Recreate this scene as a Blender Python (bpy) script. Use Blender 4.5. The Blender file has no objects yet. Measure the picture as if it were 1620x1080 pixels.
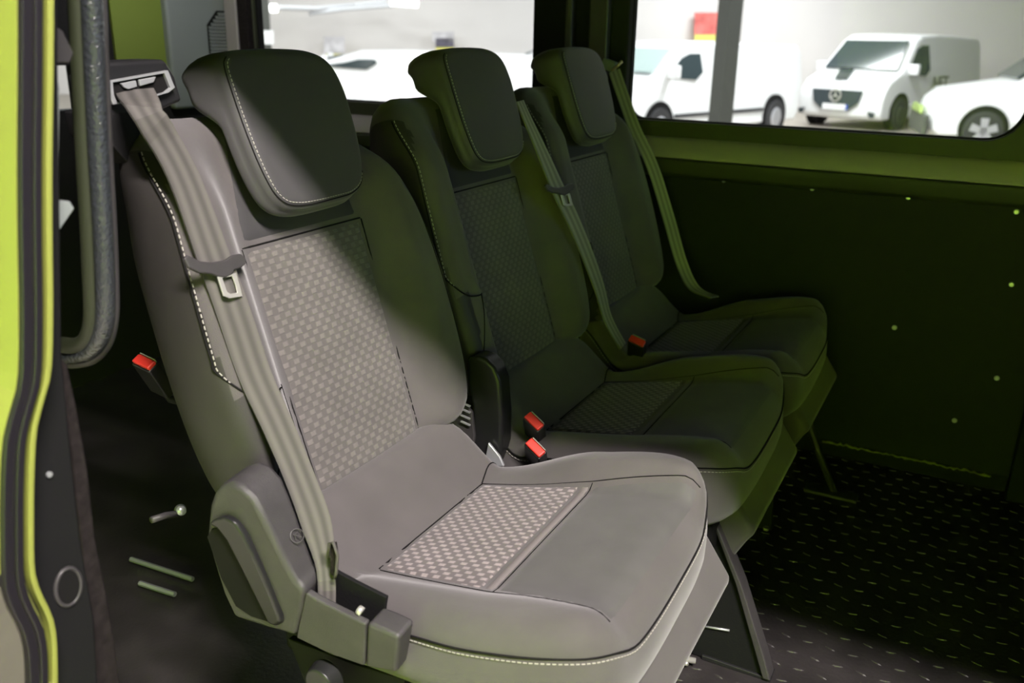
import bpy, bmesh, math, random
import numpy as np
from mathutils import Vector, Matrix
random.seed(7)
SC = bpy.context.scene
COL = SC.collection
PI = math.pi

# ------------------------------------------------------------------ camera
CAM = dict(p=(.755, -1.025, 1.112), yaw=27.68, pitch=18.973, roll=1.116, f=1411.07)
def _axes():
    y, p, r = [math.radians(CAM[k]) for k in ('yaw', 'pitch', 'roll')]
    fw = Vector((-math.sin(y)*math.cos(p), math.cos(y)*math.cos(p), -math.sin(p)))
    ri = fw.cross(Vector((0, 0, 1))).normalized(); up = ri.cross(fw)
    return fw, ri*math.cos(r)+up*math.sin(r), -ri*math.sin(r)+up*math.cos(r)
FW, RI, UP = _axes(); CP = Vector(CAM['p'])
cd = bpy.data.cameras.new('camera'); cam = bpy.data.objects.new('camera', cd); COL.objects.link(cam)
cam.matrix_world = Matrix(((RI.x, UP.x, -FW.x, CP.x), (RI.y, UP.y, -FW.y, CP.y), (RI.z, UP.z, -FW.z, CP.z), (0, 0, 0, 1)))
cd.sensor_width = 36; cd.lens = CAM['f']/1620*36; cd.clip_start = .02; cd.clip_end = 200
cd.dof.use_dof = True; cd.dof.focus_distance = 1.42; cd.dof.aperture_fstop = 4.5
SC.camera = cam
def ray(px, py): return FW + RI*((px-810)/CAM['f']) - UP*((py-540)/CAM['f'])
def at(px, py, ax, v):
    d = ray(px, py); i = 'xyz'.index(ax); return CP + d*((v-CP[i])/d[i])
def dep(px, py, D): return CP + ray(px, py)*D

# ------------------------------------------------------------------ world, lamps, exposure
SC.view_settings.view_transform = 'Standard'; SC.view_settings.look = 'None'
SC.view_settings.exposure = 0; SC.view_settings.gamma = 1
SC.view_settings.use_curve_mapping = False
SC.cycles.use_denoising = True
SC.cycles.max_bounces = 8; SC.cycles.diffuse_bounces = 5; SC.cycles.transparent_max_bounces = 12
SC.cycles.sample_clamp_indirect = 6
SC.cycles.caustics_reflective = False; SC.cycles.caustics_refractive = False
w = bpy.data.worlds.new('hall_air'); SC.world = w; w.use_nodes = True
w.node_tree.nodes['Background'].inputs[0].default_value = (.86, .9, 1, 1)
w.node_tree.nodes['Background'].inputs[1].default_value = .16
def area(name, loc, tgt, sx, sy, power, col=(1, 1, 1)):
    l = bpy.data.lights.new(name, 'AREA'); l.shape = 'RECTANGLE'; l.size = sx; l.size_y = sy
    l.energy = power; l.color = col
    o = bpy.data.objects.new(name, l); COL.objects.link(o); o.location = loc
    d = (Vector(tgt)-Vector(loc)); 
    z = -d.normalized(); x = Vector((1, 0, 0)); x = (x - z*x.dot(z)).normalized(); y = z.cross(x)
    o.rotation_euler = Matrix((x, y, z)).transposed().to_euler()
    return o
GZ = -.64                                  # hall floor level below the van floor
area('hall_tube_by_door', (1.95, -1.59, 3.28), (.4, .1, .4), 1.3, .14, 375, (1, .905, .885))
lv = area('added_lamp_on_green_van', (.6, -.95, 3.2), (.4, -2.35, .3), 3.2, .25, 190, (1, .98, .94)); lv.data.spread = math.radians(70)  # added lamp, aimed so the green van bounces light inside
HD = Vector((-math.sin(math.radians(27.68)), math.cos(math.radians(27.68)), 0)); HR = Vector((HD.y, -HD.x, 0))
def hall(r, d, z): return Vector((CP.x, CP.y, 0)) + HR*r + HD*d + Vector((0, 0, z))
for r_, d_, e_ in ((-9, 9, 270), (-3, 9, 270), (3, 9, 270), (9, 9, 240), (-9, 16, 240), (-2, 15, 260), (5, 15, 480), (-14, 21, 130), (-4, 21, 110), (6, 21, 260)):
    p_ = hall(r_, d_, 4.0); area('hall_ceiling_lamp', p_, p_+Vector((0, 0, -1))+HD*.35, 3, .5, e_, (.97, .98, 1))
area('hall_ceiling_lamp_rear', (-5, 1.5, 3.6), (-2, .8, .8), 2.5, .5, 260, (.95, .98, 1))
area('windscreen_fill', (7, 1.0, 1.65), (0, .6, 1.0), 2.5, .6, 60, (.62, .82, 1))  # added cool fill on the headrests, for light through the windscreen
area('rear_panel_fill', (-1.25, .9, 1.44), (-1.75, 1.15, 1.1),   .3, .08, 3, (1, .98, .95))  # added unseen fill to brighten the rear panels

# ------------------------------------------------------------------ materials
def mat(name, col, rough=.6, metal=0, noise=0, nscale=60, bump=0, bscale=400, spec=.5, sheen=0, coat=0, emit=None, estr=0):
    m = bpy.data.materials.new(name); m.use_nodes = True; nt = m.node_tree; b = nt.nodes['Principled BSDF']
    b.inputs['Base Color'].default_value = (*col, 1); b.inputs['Roughness'].default_value = rough
    b.inputs['Metallic'].default_value = metal; b.inputs['Specular IOR Level'].default_value = spec
    if sheen: b.inputs['Sheen Weight'].default_value = sheen; b.inputs['Sheen Roughness'].default_value = .5
    if coat: b.inputs['Coat Weight'].default_value = coat; b.inputs['Coat Roughness'].default_value = .08
    if emit: b.inputs['Emission Color'].default_value = (*emit, 1); b.inputs['Emission Strength'].default_value = estr
    if noise or bump:
        tc = nt.nodes.new('ShaderNodeTexCoord')
    if noise:
        n = nt.nodes.new('ShaderNodeTexNoise'); n.inputs['Scale'].default_value = nscale; n.inputs['Detail'].default_value = 6
        nt.links.new(tc.outputs['Object'], n.inputs['Vector'])
        r = nt.nodes.new('ShaderNodeMapRange'); r.inputs['From Min'].default_value = .3; r.inputs['From Max'].default_value = .7
        r.inputs['To Min'].default_value = 1-noise; r.inputs['To Max'].default_value = 1+noise
        nt.links.new(n.outputs['Fac'], r.inputs['Value'])
        mx = nt.nodes.new('ShaderNodeMix'); mx.data_type = 'RGBA'; mx.blend_type = 'MULTIPLY'; mx.inputs[0].default_value = 1
        mx.inputs[6].default_value = (*col, 1); nt.links.new(r.outputs['Result'], mx.inputs[7]); nt.links.new(mx.outputs[2], b.inputs['Base Color'])
    if bump:
        n2 = nt.nodes.new('ShaderNodeTexNoise'); n2.inputs['Scale'].default_value = bscale; n2.inputs['Detail'].default_value = 3
        nt.links.new(tc.outputs['Object'], n2.inputs['Vector'])
        bp = nt.nodes.new('ShaderNodeBump'); bp.inputs['Strength'].default_value = bump; bp.inputs['Distance'].default_value = .002
        nt.links.new(n2.outputs['Fac'], bp.inputs['Height']); nt.links.new(bp.outputs[0], b.inputs['Normal'])
    return m
def woven(name, base, dash, bw, rh, fx, fy):
    m = mat(name, base, .85, sheen=.2); nt = m.node_tree; b = nt.nodes['Principled BSDF']; L = nt.links
    uv = nt.nodes.new('ShaderNodeUVMap'); sp = nt.nodes.new('ShaderNodeSeparateXYZ'); L.new(uv.outputs[0], sp.inputs[0])
    def mt(op, a, b_=None, c_=None):
        n = nt.nodes.new('ShaderNodeMath'); n.operation = op
        for i, v in enumerate((a, b_, c_)):
            if v is None: continue
            if isinstance(v, (int, float)): n.inputs[i].default_value = v
            else: L.new(v, n.inputs[i])
        return n.outputs[0]
    v = mt('DIVIDE', sp.outputs[1], rh); row = mt('FLOOR', v); odd = mt('MULTIPLY', mt('MODULO', row, 2), .5)
    u = mt('ADD', mt('DIVIDE', sp.outputs[0], bw), odd)
    du = mt('ABSOLUTE', mt('SUBTRACT', mt('FRACT', u), .5)); dv = mt('ABSOLUTE', mt('SUBTRACT', mt('FRACT', v), .5))
    def edge(d, f):
        r = nt.nodes.new('ShaderNodeMapRange'); r.inputs['From Min'].default_value = f+.06; r.inputs['From Max'].default_value = f-.06; L.new(d, r.inputs['Value']); return r.outputs['Result']
    mask = mt('MULTIPLY', edge(du, fx), edge(dv, fy))
    n = nt.nodes.new('ShaderNodeTexNoise'); n.inputs['Scale'].default_value = 160; n.inputs['Detail'].default_value = 3; L.new(uv.outputs[0], n.inputs['Vector'])
    n3 = nt.nodes.new('ShaderNodeTexNoise'); n3.inputs['Scale'].default_value = 16; n3.inputs['Detail'].default_value = 3; L.new(uv.outputs[0], n3.inputs['Vector'])
    fac = mt('MULTIPLY', mask, mt('MULTIPLY_ADD', n.outputs['Fac'], 1.2, .35))
    mc = nt.nodes.new('ShaderNodeMix'); mc.data_type = 'RGBA'; L.new(fac, mc.inputs[0]); mc.inputs[6].default_value = (*base, 1); mc.inputs[7].default_value = (*dash, 1)
    mx = nt.nodes.new('ShaderNodeMix'); mx.data_type = 'RGBA'; mx.blend_type = 'MULTIPLY'; mx.inputs[0].default_value = 1
    L.new(mc.outputs[2], mx.inputs[6]); L.new(mt('MULTIPLY_ADD', n3.outputs['Fac'], .5, .75), mx.inputs[7]); L.new(mx.outputs[2], b.inputs['Base Color'])
    bp = nt.nodes.new('ShaderNodeBump'); bp.inputs['Strength'].default_value = .5; bp.inputs['Distance'].default_value = .0015
    L.new(mask, bp.inputs['Height']); L.new(bp.outputs[0], b.inputs['Normal'])
    return m
def webmat(name, col):
    m = mat(name, col, .72); nt = m.node_tree; b = nt.nodes['Principled BSDF']; L = nt.links
    uv = nt.nodes.new('ShaderNodeUVMap'); w_ = nt.nodes.new('ShaderNodeTexWave'); w_.wave_type = 'BANDS'; w_.bands_direction = 'X'; w_.inputs['Scale'].default_value = .17; w_.inputs['Distortion'].default_value = .3
    L.new(uv.outputs[0], w_.inputs['Vector'])
    r = nt.nodes.new('ShaderNodeMapRange'); r.inputs['To Min'].default_value = .66; r.inputs['To Max'].default_value = 1.18; L.new(w_.outputs['Fac'], r.inputs['Value'])
    mx = nt.nodes.new('ShaderNodeMix'); mx.data_type = 'RGBA'; mx.blend_type = 'MULTIPLY'; mx.inputs[0].default_value = 1; mx.inputs[6].default_value = (*col, 1)
    L.new(r.outputs['Result'], mx.inputs[7]); L.new(mx.outputs[2], b.inputs['Base Color'])
    w2 = nt.nodes.new('ShaderNodeTexWave'); w2.bands_direction = 'DIAGONAL'; w2.inputs['Scale'].default_value = 30; L.new(uv.outputs[0], w2.inputs['Vector'])
    bp = nt.nodes.new('ShaderNodeBump'); bp.inputs['Strength'].default_value = .35; bp.inputs['Distance'].default_value = .0006
    L.new(w2.outputs['Fac'], bp.inputs['Height']); L.new(bp.outputs[0], b.inputs['Normal'])
    return m
M = {}
M['fabric'] = mat('charcoal_fabric', (.074, .067, .066), .88, noise=.17, nscale=7, bump=.25, bscale=900, sheen=.25)
M['fabric_side_shaded'] = mat('shaded_seat_side_cloth', (.025, .0225, .0215), .6, noise=.12, nscale=8, bump=.15, bscale=900)  # separate side cloth, darkened in place of shade the lamps miss
M['fabric_head'] = mat('dimmed_headrest_fabric', (.043, .041, .043), .62, noise=.06, nscale=12, bump=.12, bscale=1200, sheen=.15)  # headrest cloth darkened to imitate light weakening with height
M['fabric_panel'] = mat('smooth_seat_panel_fabric', (.072, .07, .067), .8, noise=.09, nscale=22, bump=.15, bscale=1000, sheen=.15)
M['fabric_dark'] = mat('dark_backrest_band_fabric', (.036, .035, .036), .8, noise=.05, nscale=15, bump=.15, bscale=1000)  # dark band cloth, toned down further for weaker light up here
M['weave_back'] = woven('woven_backrest_fabric', (.090, .083, .077), (.135, .124, .113), .0215, .0098, .24, .36)
M['weave_seat'] = woven('woven_cushion_fabric', (.105, .092, .09), (.27, .235, .225), .0195, .0100, .25, .30)
M['weave_edge'] = mat('plain_woven_edge', (.15, .135, .13), .85, bump=.3, bscale=700)
M['thread'] = mat('pale_thread', (.42, .4, .36), .8)
M['seam'] = mat('seam_shadow_cord', (.010, .0095, .0095), .8, spec=.1)
M['plastic'] = mat('black_moulded_plastic', (.045, .042, .043), .46, noise=.1, nscale=40, bump=.2, bscale=700)
M['plastic_gloss'] = mat('smooth_black_plastic', (.016, .016, .017), .33, spec=.4)
M['shield'] = mat('grey_grained_plastic', (.046, .043, .045), .5, noise=.14, nscale=30, bump=.3, bscale=800)
M['silver'] = mat('satin_silver_plastic', (.55, .57, .58), .3, .6)
M['webbing'] = webmat('grey_belt_webbing', (.092, .086, .078))
M['webbing_lightened'] = webmat('lightened_belt_webbing', (.30, .30, .22))  # same webbing, lightened to imitate brighter light on these belts
M['chrome'] = mat('bright_steel', (.72, .71, .66), .3, .65)
M['red'] = mat('red_button_plastic', (.75, .045, .03), .4, spec=.5)
M['black'] = mat('black_trim', (.009, .009, .0095), .7, bump=.2, bscale=300, spec=.15)
M['carpet'] = mat('black_carpet', (.012, .011, .012), .95, noise=.3, nscale=200, bump=.4, bscale=500)
M['felt'] = mat('brown_felt_edging', (.017, .014, .0135), .95, spec=.1, noise=.3, nscale=90, bump=.5, bscale=300)
M['lime'] = mat('lime_green_paint', (.24, .265, .055), .4, coat=.3)
M['lime_in'] = mat('lime_green_inner_paint', (.21, .28, .045), .5)
M['trim_green'] = mat('dark_green_trim', (.036, .04, .021), .6, spec=.35)
M['lime_bounce'] = mat('green_bounce_paint', (.30, .52, .02), .5)
M['board'] = mat('dark_side_board', (.009, .0105, .0075), .75, spec=.3, noise=.1, nscale=30)
M['trim_grey'] = mat('grey_moulded_trim', (.26, .29, .28), .6, bump=.1)
M['trim_lightened'] = mat('lightened_grey_trim', (.34, .31, .30), .6, bump=.1)  # grey trim; window light on the ledge is put into this tone
M['rubber'] = mat('dark_rubber_seal', (.013, .011, .015), .35, spec=.4)
M['olive_edge'] = mat('dark_olive_edge', (.024, .03, .013), .6)
M['rubber_wet'] = mat('grained_shiny_rubber', (.03, .034, .038), .24, bump=1, bscale=240, spec=.9)
M['floorm'] = mat('dark_ribbed_floor_sheet', (.026, .023, .023), .42, noise=.35, nscale=9, bump=.3, bscale=120)
M['rib'] = mat('floor_rib', (.042, .038, .038), .4)
M['glass_dark'] = mat('dark_vehicle_glass', (.035, .05, .055), .12)
M['glass_pale'] = mat('pale_windscreen_glass', (.4, .5, .49), .15)
M['white'] = mat('white_vehicle_paint', (.82, .83, .84), .35, coat=.4)
M['wall'] = mat('white_hall_wall', (.78, .75, .735), .9, noise=.04, nscale=.4)
M['conc'] = mat('beige_hall_floor', (.42, .38, .33), .6, noise=.1, nscale=1.5)
M['ceil'] = mat('grey_hall_ceiling', (.45, .46, .47), .9)
M['column'] = mat('grey_column_paint', (.062, .066, .058), .7)
M['tyre'] = mat('tyre_rubber', (.03, .03, .033), .8)
M['rim'] = mat('silver_rim', (.5, .5, .53), .35, .5)
M['lampw'] = mat('lit_tube', (1, 1, 1), .5, emit=(1, 1, 1), estr=6)
M['conduit'] = mat('white_conduit', (.7, .71, .74), .6)
M['p_red'] = mat('poster_red', (.75, .16, .14), .7, noise=.4, nscale=3)
M['p_yel'] = mat('poster_yellow', (.75, .72, .15), .7)
M['p_pale'] = mat('poster_pale', (.62, .6, .62), .7, noise=.25, nscale=4)
M['p_dark'] = mat('poster_dark', (.12, .11, .15), .7, noise=.4, nscale=5)
M['ink'] = mat('dark_lettering', (.1, .12, .06), .6)
M['green_print'] = mat('green_side_print', (.3, .42, .1), .5)
M['blue'] = mat('plate_blue', (.05, .1, .4), .5)
def glassmat():
    m = bpy.data.materials.new('clear_window_glass'); m.use_nodes = True; nt = m.node_tree; nt.nodes.clear()
    o = nt.nodes.new('ShaderNodeOutputMaterial'); mx = nt.nodes.new('ShaderNodeMixShader'); t = nt.nodes.new('ShaderNodeBsdfTransparent')
    g = nt.nodes.new('ShaderNodeBsdfGlossy'); g.inputs['Roughness'].default_value = .02
    f = nt.nodes.new('ShaderNodeFresnel'); f.inputs[0].default_value = 1.25
    t.inputs[0].default_value = (.96, .98, .97, 1)
    nt.links.new(f.outputs[0], mx.inputs[0]); nt.links.new(t.outputs[0], mx.inputs[1]); nt.links.new(g.outputs[0], mx.inputs[2]); nt.links.new(mx.outputs[0], o.inputs[0])
    return m
M['glass'] = glassmat()

# ------------------------------------------------------------------ mesh helpers
class MB:
    def __init__(s): s.v = []; s.f = []; s.uv = {}
    def add(s, vs, fs):
        n = len(s.v); s.v += [tuple(v) for v in vs]; s.f += [tuple(i+n for i in f) for f in fs]; return s
    def box(s, a, b, R=None, c=None):
        x0, y0, z0 = a; x1, y1, z1 = b
        vs = [Vector(p) for p in ((x0, y0, z0), (x1, y0, z0), (x1, y1, z0), (x0, y1, z0), (x0, y0, z1), (x1, y0, z1), (x1, y1, z1), (x0, y1, z1))]
        if R is not None: vs = [R @ v for v in vs]
        if c is not None: vs = [v+Vector(c) for v in vs]
        return s.add(vs, [(0, 3, 2, 1), (4, 5, 6, 7), (0, 1, 5, 4), (1, 2, 6, 5), (2, 3, 7, 6), (3, 0, 4, 7)])
    def prism(s, pts, off):                       # polygon (3D points) extruded by a vector
        pts = [Vector(p) for p in pts]; off = Vector(off); n = len(pts)
        return s.add(pts+[p+off for p in pts], [tuple(range(n))[::-1], tuple(range(n, 2*n))]+[(i, (i+1) % n, n+(i+1) % n, n+i) for i in range(n)])
    def tube(s, path, r, n=10, closed=False, ell=None):
        path = [Vector(p) for p in path]; m = len(path); rings = []; prev = None
        for i, p in enumerate(path):
            a = path[(i-1) % m] if (closed or i > 0) else p; b = path[(i+1) % m] if (closed or i < m-1) else p
            t = (b-a).normalized()
            if prev is None: prev = t.orthogonal().normalized()
            u = (prev-t*prev.dot(t)).normalized(); prev = u; v = t.cross(u)
            rr = r[i] if isinstance(r, (list, tuple)) else r
            rings.append([p+(u*math.cos(2*PI*k/n)+v*math.sin(2*PI*k/n))*rr for k in range(n)])
        vs = [q for g in rings for q in g]; fs = []
        for i in range(m if closed else m-1):
            j = (i+1) % m
            for k in range(n): fs.append((i*n+k, i*n+(k+1) % n, j*n+(k+1) % n, j*n+k))
        if not closed: fs += [tuple(range(n))[::-1], tuple((m-1)*n+k for k in range(n))]
        return s.add(vs, fs)
    def cyl(s, c, ax, r, h, n=24, r2=None):
        c = Vector(c); ax = Vector(ax).normalized(); u = ax.orthogonal().normalized(); v = ax.cross(u); r2 = r if r2 is None else r2
        a = [c+(u*math.cos(2*PI*k/n)+v*math.sin(2*PI*k/n))*r for k in range(n)]
        b = [c+ax*h+(u*math.cos(2*PI*k/n)+v*math.sin(2*PI*k/n))*r2 for k in range(n)]
        return s.add(a+b, [tuple(range(n))[::-1], tuple(range(n, 2*n))]+[(k, (k+1) % n, n+(k+1) % n, n+k) for k in range(n)])
    def ribbon(s, path, wid, th=.0014, half=.023, nx=6):
        rows = []; path = [Vector(p) for p in path]; m = len(path)
        for i, p in enumerate(path):
            t = (path[min(i+1, m-1)]-path[max(i-1, 0)]).normalized(); w_ = Vector(wid[i]); w_ = (w_-t*w_.dot(t)).normalized(); n_ = t.cross(w_)
            h = half[i] if isinstance(half, list) else half
            row = []
            for k in range(nx+1):
                a = -1+2*k/nx; row.append(p+w_*a*h+n_*th)
            for k in range(nx+1):
                a = 1-2*k/nx; row.append(p+w_*a*h-n_*th)
            rows.append(row)
        n = len(rows[0]); fs = [(i*n+k, i*n+(k+1) % n, (i+1)*n+(k+1) % n, (i+1)*n+k) for i in range(m-1) for k in range(n)]
        fs += [tuple(range(n))[::-1], tuple((m-1)*n+k for k in range(n))]
        s.uvr = (len(rows), n, nx)
        return s.add([q for r in rows for q in r], fs)
    def build(s, name, mt, parent=None, smooth=False, bevel=0, seg=2, sub=0, **props):
        me = bpy.data.meshes.new(name); me.from_pydata([tuple(v) for v in s.v], [], s.f)
        bm = bmesh.new(); bm.from_mesh(me); bmesh.ops.recalc_face_normals(bm, faces=bm.faces); bm.to_mesh(me); bm.free()
        if getattr(s, 'uvr', None):
            m_, n_, nx_ = s.uvr; ul = me.uv_layers.new(name='UVMap')
            for li in me.loops:
                i, k = divmod(li.vertex_index, n_); k = k if k <= nx_ else n_-1-k; ul.data[li.index].uv = (k/nx_*5, i*.25)
        me.materials.append(mt if not isinstance(mt, str) else M[mt])
        if smooth:
            for p in me.polygons: p.use_smooth = True
        o = bpy.data.objects.new(name, me); COL.objects.link(o)
        if parent is not None: o.parent = parent; 
        if parent is not None and parent.type == 'EMPTY': o.matrix_parent_inverse = Matrix.Translation(parent.location).inverted()
        if bevel:
            b = o.modifiers.new('bevel', 'BEVEL'); b.width = bevel; b.segments = seg; b.limit_method = 'ANGLE'; b.angle_limit = math.radians(35)
            for p in me.polygons: p.use_smooth = True
            b.harden_normals = True
        if sub: m_ = o.modifiers.new('sub', 'SUBSURF'); m_.levels = sub; m_.render_levels = sub
        for k, v in props.items(): o[k] = v
        return o
def thing(name, loc, label, cat, group=None):
    o = bpy.data.objects.new(name, None); COL.objects.link(o); o.location = loc; o.empty_display_size = .05
    o['label'] = label; o['category'] = cat
    if group: o['group'] = group
    return o
def crom(pts, n, closed=True):
    P = [np.array(p, float) for p in pts]; m = len(P); out = []
    for i in range(m if closed else m-1):
        p0, p1, p2, p3 = [P[(i+k) % m] if closed else P[min(max(i+k, 0), m-1)] for k in (-1, 0, 1, 2)]
        for j in range(12):
            t = j/12; out.append(.5*((2*p1)+(-p0+p2)*t+(2*p0-5*p1+4*p2-p3)*t*t+(-p0+3*p1-3*p2+p3)*t**3))
    if not closed: out.append(P[-1])
    out = np.array(out); q = np.vstack([out, out[:1]]) if closed else out
    L = np.r_[0, np.cumsum(np.linalg.norm(np.diff(q, axis=0), axis=1))]
    s_ = np.linspace(0, L[-1], n, endpoint=not closed)
    return np.stack([np.interp(s_, L, q[:, k]) for k in range(q.shape[1])], 1)
def sms(a, b, x):
    t = min(max((x-a)/(b-a), 0), 1); return t*t*(3-2*t)
class Pillow:
    """upholstered volume: outline in a plane, front height H, rolled edge, side wall, back"""
    def __init__(s, outline, ctr, H, R, back, inset, mapf, N=128):
        s.o = crom(outline, N); s.c = np.array(ctr); s.H = H; s.R = R; s.back = back; s.inset = inset; s.map = mapf; s.N = N
        a = s.o; t = np.roll(a, -1, 0)-np.roll(a, 1, 0); t /= np.linalg.norm(t, axis=1)[:, None]; nrm = np.stack([t[:, 1], -t[:, 0]], 1)
        if ((a-s.c)*nrm).sum() < 0: nrm = -nrm
        s.n = nrm
        q = np.roll(a, -1, 0); s.sa = a; s.sd = q-a; s.sl = (s.sd**2).sum(1)
    def dist(s, p):
        t = np.clip(((p-s.sa)*s.sd).sum(1)/s.sl, 0, 1); return np.sqrt((((s.sa+s.sd*t[:, None])-p)**2).sum(1).min())
    def h(s, a, b, lift=0):
        d = s.dist(np.array([a, b])); R = s.R
        roll = 0 if d >= R else R-math.sqrt(max(0, R*R-(R-d)**2))
        return s.H(a, b)-roll+lift
    def S(s, a, b, lift=0): return Vector(s.map(a, b, s.h(a, b, lift)))
    def mesh(s):
        mb = MB(); N = s.N; rings = []
        fr = [.1, .2, .3, .38, .46, .54, .6, .66, .71, .76, .8, .835, .87, .9, .925, .945, .96, .975, .988, .996]
        for f in fr: rings.append([s.S(*(s.c+(p-s.c)*f)) for p in s.o])
        edge = [s.H(*p)-s.R for p in s.o]
        for q in (0, .12, .3, .5, .7, .85, .95, 1):
            r = []
            for i, p in enumerate(s.o):
                b = s.back(*p); bulge = .006*math.sin(PI*q)
                ins = s.inset*q**2+(.012*max(0, (q-.8)/.2)**2)-bulge
                pp = p-s.n[i]*ins; r.append(Vector(s.map(pp[0], pp[1], edge[i]+(b-edge[i])*q)))
            rings.append(r)
        for f in (.9, .75, .6, .4, .2):
            rings.append([Vector(s.map(*(s.c+(p-s.n[i]*(s.inset+.012)-s.c)*f), s.back(*(s.c+(p-s.c)*f)))) for i, p in enumerate(s.o)])
        vs = [v for r in rings for v in r]; m = len(rings)
        fs = [(i*N+k, i*N+(k+1) % N, (i+1)*N+(k+1) % N, (i+1)*N+k) for i in range(m-1) for k in range(N)]
        vs += [s.S(*s.c), Vector(s.map(*s.c, s.back(*s.c)))]
        fs += [(m*N, (k+1) % N, k) for k in range(N)]+[(m*N+1, (m-1)*N+k, (m-1)*N+(k+1) % N) for k in range(N)]
        mb.add(vs, fs); return mb
    def patch(s, quad, nu, nv, lift, name, mt, parent):   # quad: function (u,v) in 0..1 -> (a,b); uv in metres
        me = bpy.data.meshes.new(name); vs = []; uvs = []
        for j in range(nv+1):
            for i in range(nu+1):
                u, v = i/nu, j/nv; a, b = quad(u, v)
                e = min(i, nu-i, j, nv-j); l = lift if e > 0 else -.003
                vs.append(tuple(s.S(a, b, l))); uvs.append((a, b))
        fs = [(j*(nu+1)+i, j*(nu+1)+i+1, (j+1)*(nu+1)+i+1, (j+1)*(nu+1)+i) for j in range(nv) for i in range(nu)]
        me.from_pydata(vs, [], fs); ul = me.uv_layers.new(name='UVMap')
        for p in me.polygons:
            p.use_smooth = True
            for li in p.loop_indices: a, b = uvs[me.loops[li].vertex_index]; ul.data[li].uv = (a+2, b+2)
        me.materials.append(M[mt]); bm = bmesh.new(); bm.from_mesh(me); bmesh.ops.recalc_face_normals(bm, faces=bm.faces)
        bm.to_mesh(me); bm.free()
        o = bpy.data.objects.new(name, me); COL.objects.link(o); o.parent = parent
        # normals must face outwards
        n = me.polygons[len(me.polygons)//2].normal; a, b = quad(.5, .5); out = s.S(a, b, .01)-s.S(a, b, 0)
        if n.dot(out) < 0: me.flip_normals()
        return o
def stitch(S, path2, off, parent, step=.0078, ln=.0048, r=.0007, name='stitching'):
    """row of separate thread stitches along a path (a,b) on a surface S(a,b,lift)"""
    P = [S(a, b, off) for a, b in path2]; L = [0]
    for i in range(1, len(P)): L.append(L[-1]+(P[i]-P[i-1]).length)
    mb = MB(); d = 0
    def pos(t):
        i = int(np.searchsorted(L, t))-1; i = min(max(i, 0), len(P)-2); return P[i].lerp(P[i+1], (t-L[i])/max(1e-9, L[i+1]-L[i]))
    while d < L[-1]-ln:
        mb.tube([pos(d), pos(d+ln/2)+(S(*path2[0], .01)-S(*path2[0], 0)).normalized()*.0003, pos(d+ln)], r, 4); d += step
    return mb.build(name, 'thread', parent, kind='stuff')
def stitch3(P, parent, step, ln, r):
    L = [0]
    for i in range(1, len(P)): L.append(L[-1]+(P[i]-P[i-1]).length)
    mb = MB(); d = 0
    def pos(t):
        i = min(max(int(np.searchsorted(L, t))-1, 0), len(P)-2); return P[i].lerp(P[i+1], (t-L[i])/max(1e-9, L[i+1]-L[i]))
    while d < L[-1]-ln: mb.tube([pos(d), pos(d+ln)], r, 4); d += step
    return mb.build('stitching', 'thread', parent, kind='stuff')
def seamline(S, path2, parent, off=.0004, r=.0013, name='seam'):
    return MB().tube([S(a, b, off) for a, b in path2], r, 6).build(name, 'seam', parent, smooth=True)

# ------------------------------------------------------------------ van interior shell
WY = 1.416
def struct(mb, name, mt, parent=None, **k):
    o = mb.build(name, mt, parent, **k)
    if parent is None: o['kind'] = 'structure'
    return o
fl = struct(MB().box((-1.75, -.50, -.04), (3.2, 1.50, 0)), 'floor', 'floorm')
rb = MB()
for i in range(26):
    for j in range(34):
        x = .22+i*.042+(.021 if j % 2 else 0); y = -.1+j*.046
        a = math.radians(12 if (i+j) % 2 else -20); R = Matrix.Rotation(a, 3, 'Z')
        pts = [R @ Vector((.0115*math.cos(t), .0026*math.sin(t), 0)) for t in (0, PI/3, 2*PI/3, PI, 4*PI/3, 5*PI/3)]
        n = len(rb.v); rb.v += [(x+p.x, y+p.y, -.0005) for p in pts]+[(x+p.x*.6, y+p.y*.5, .0018) for p in pts]
        rb.f += [tuple(n+6+k for k in range(6))]+[(n+k, n+(k+1) % 6, n+6+(k+1) % 6, n+6+k) for k in range(6)]
rb.build('floor_rib', 'rib', fl, kind='stuff')
struct(MB().box((-1.75, -.56, -.34), (1.35, -.50, 0)), 'trim_1', 'lime')                 # door sill
wr = struct(MB().box((-1.75, WY, .05), (.95, WY+.02, .752)), 'wall_right', 'board', bevel=.003)
for px, py in ((1145, 285), (1285, 298), (1437, 312), (1608, 335), (1600, 450), (1415, 518), (1577, 598), (1510, 665)):
    p = at(px, py, 'y', WY); mb = MB(); mb.cyl((p.x, WY, p.z), (0, -1, 0), .0065, .002, 16, .005); mb.cyl((p.x, WY-.002, p.z), (0, -1, 0), .003, .0015, 6)
    mb.build('screw', 'silver', wr)
# sealing bead along the lower panel edge
mb = MB(); x = .47
pp = []
while x < .90:
    pp.append((x, WY-.004+random.uniform(-.002, .002), .047+random.uniform(-.003, .003))); x += .008
mb.tube(pp, [.0016+.0022*random.random()**2+(.0012 if k % 3 == 0 else 0) for k, _ in enumerate(pp)], 6); tb = mb.build('sealing_bead', 'lime', wr, label='rough lime green sealing bead')
struct(MB().box((-1.75, WY+.02, -.04), (.95, WY+.05, .76)), 'trim_2', 'black')
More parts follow.
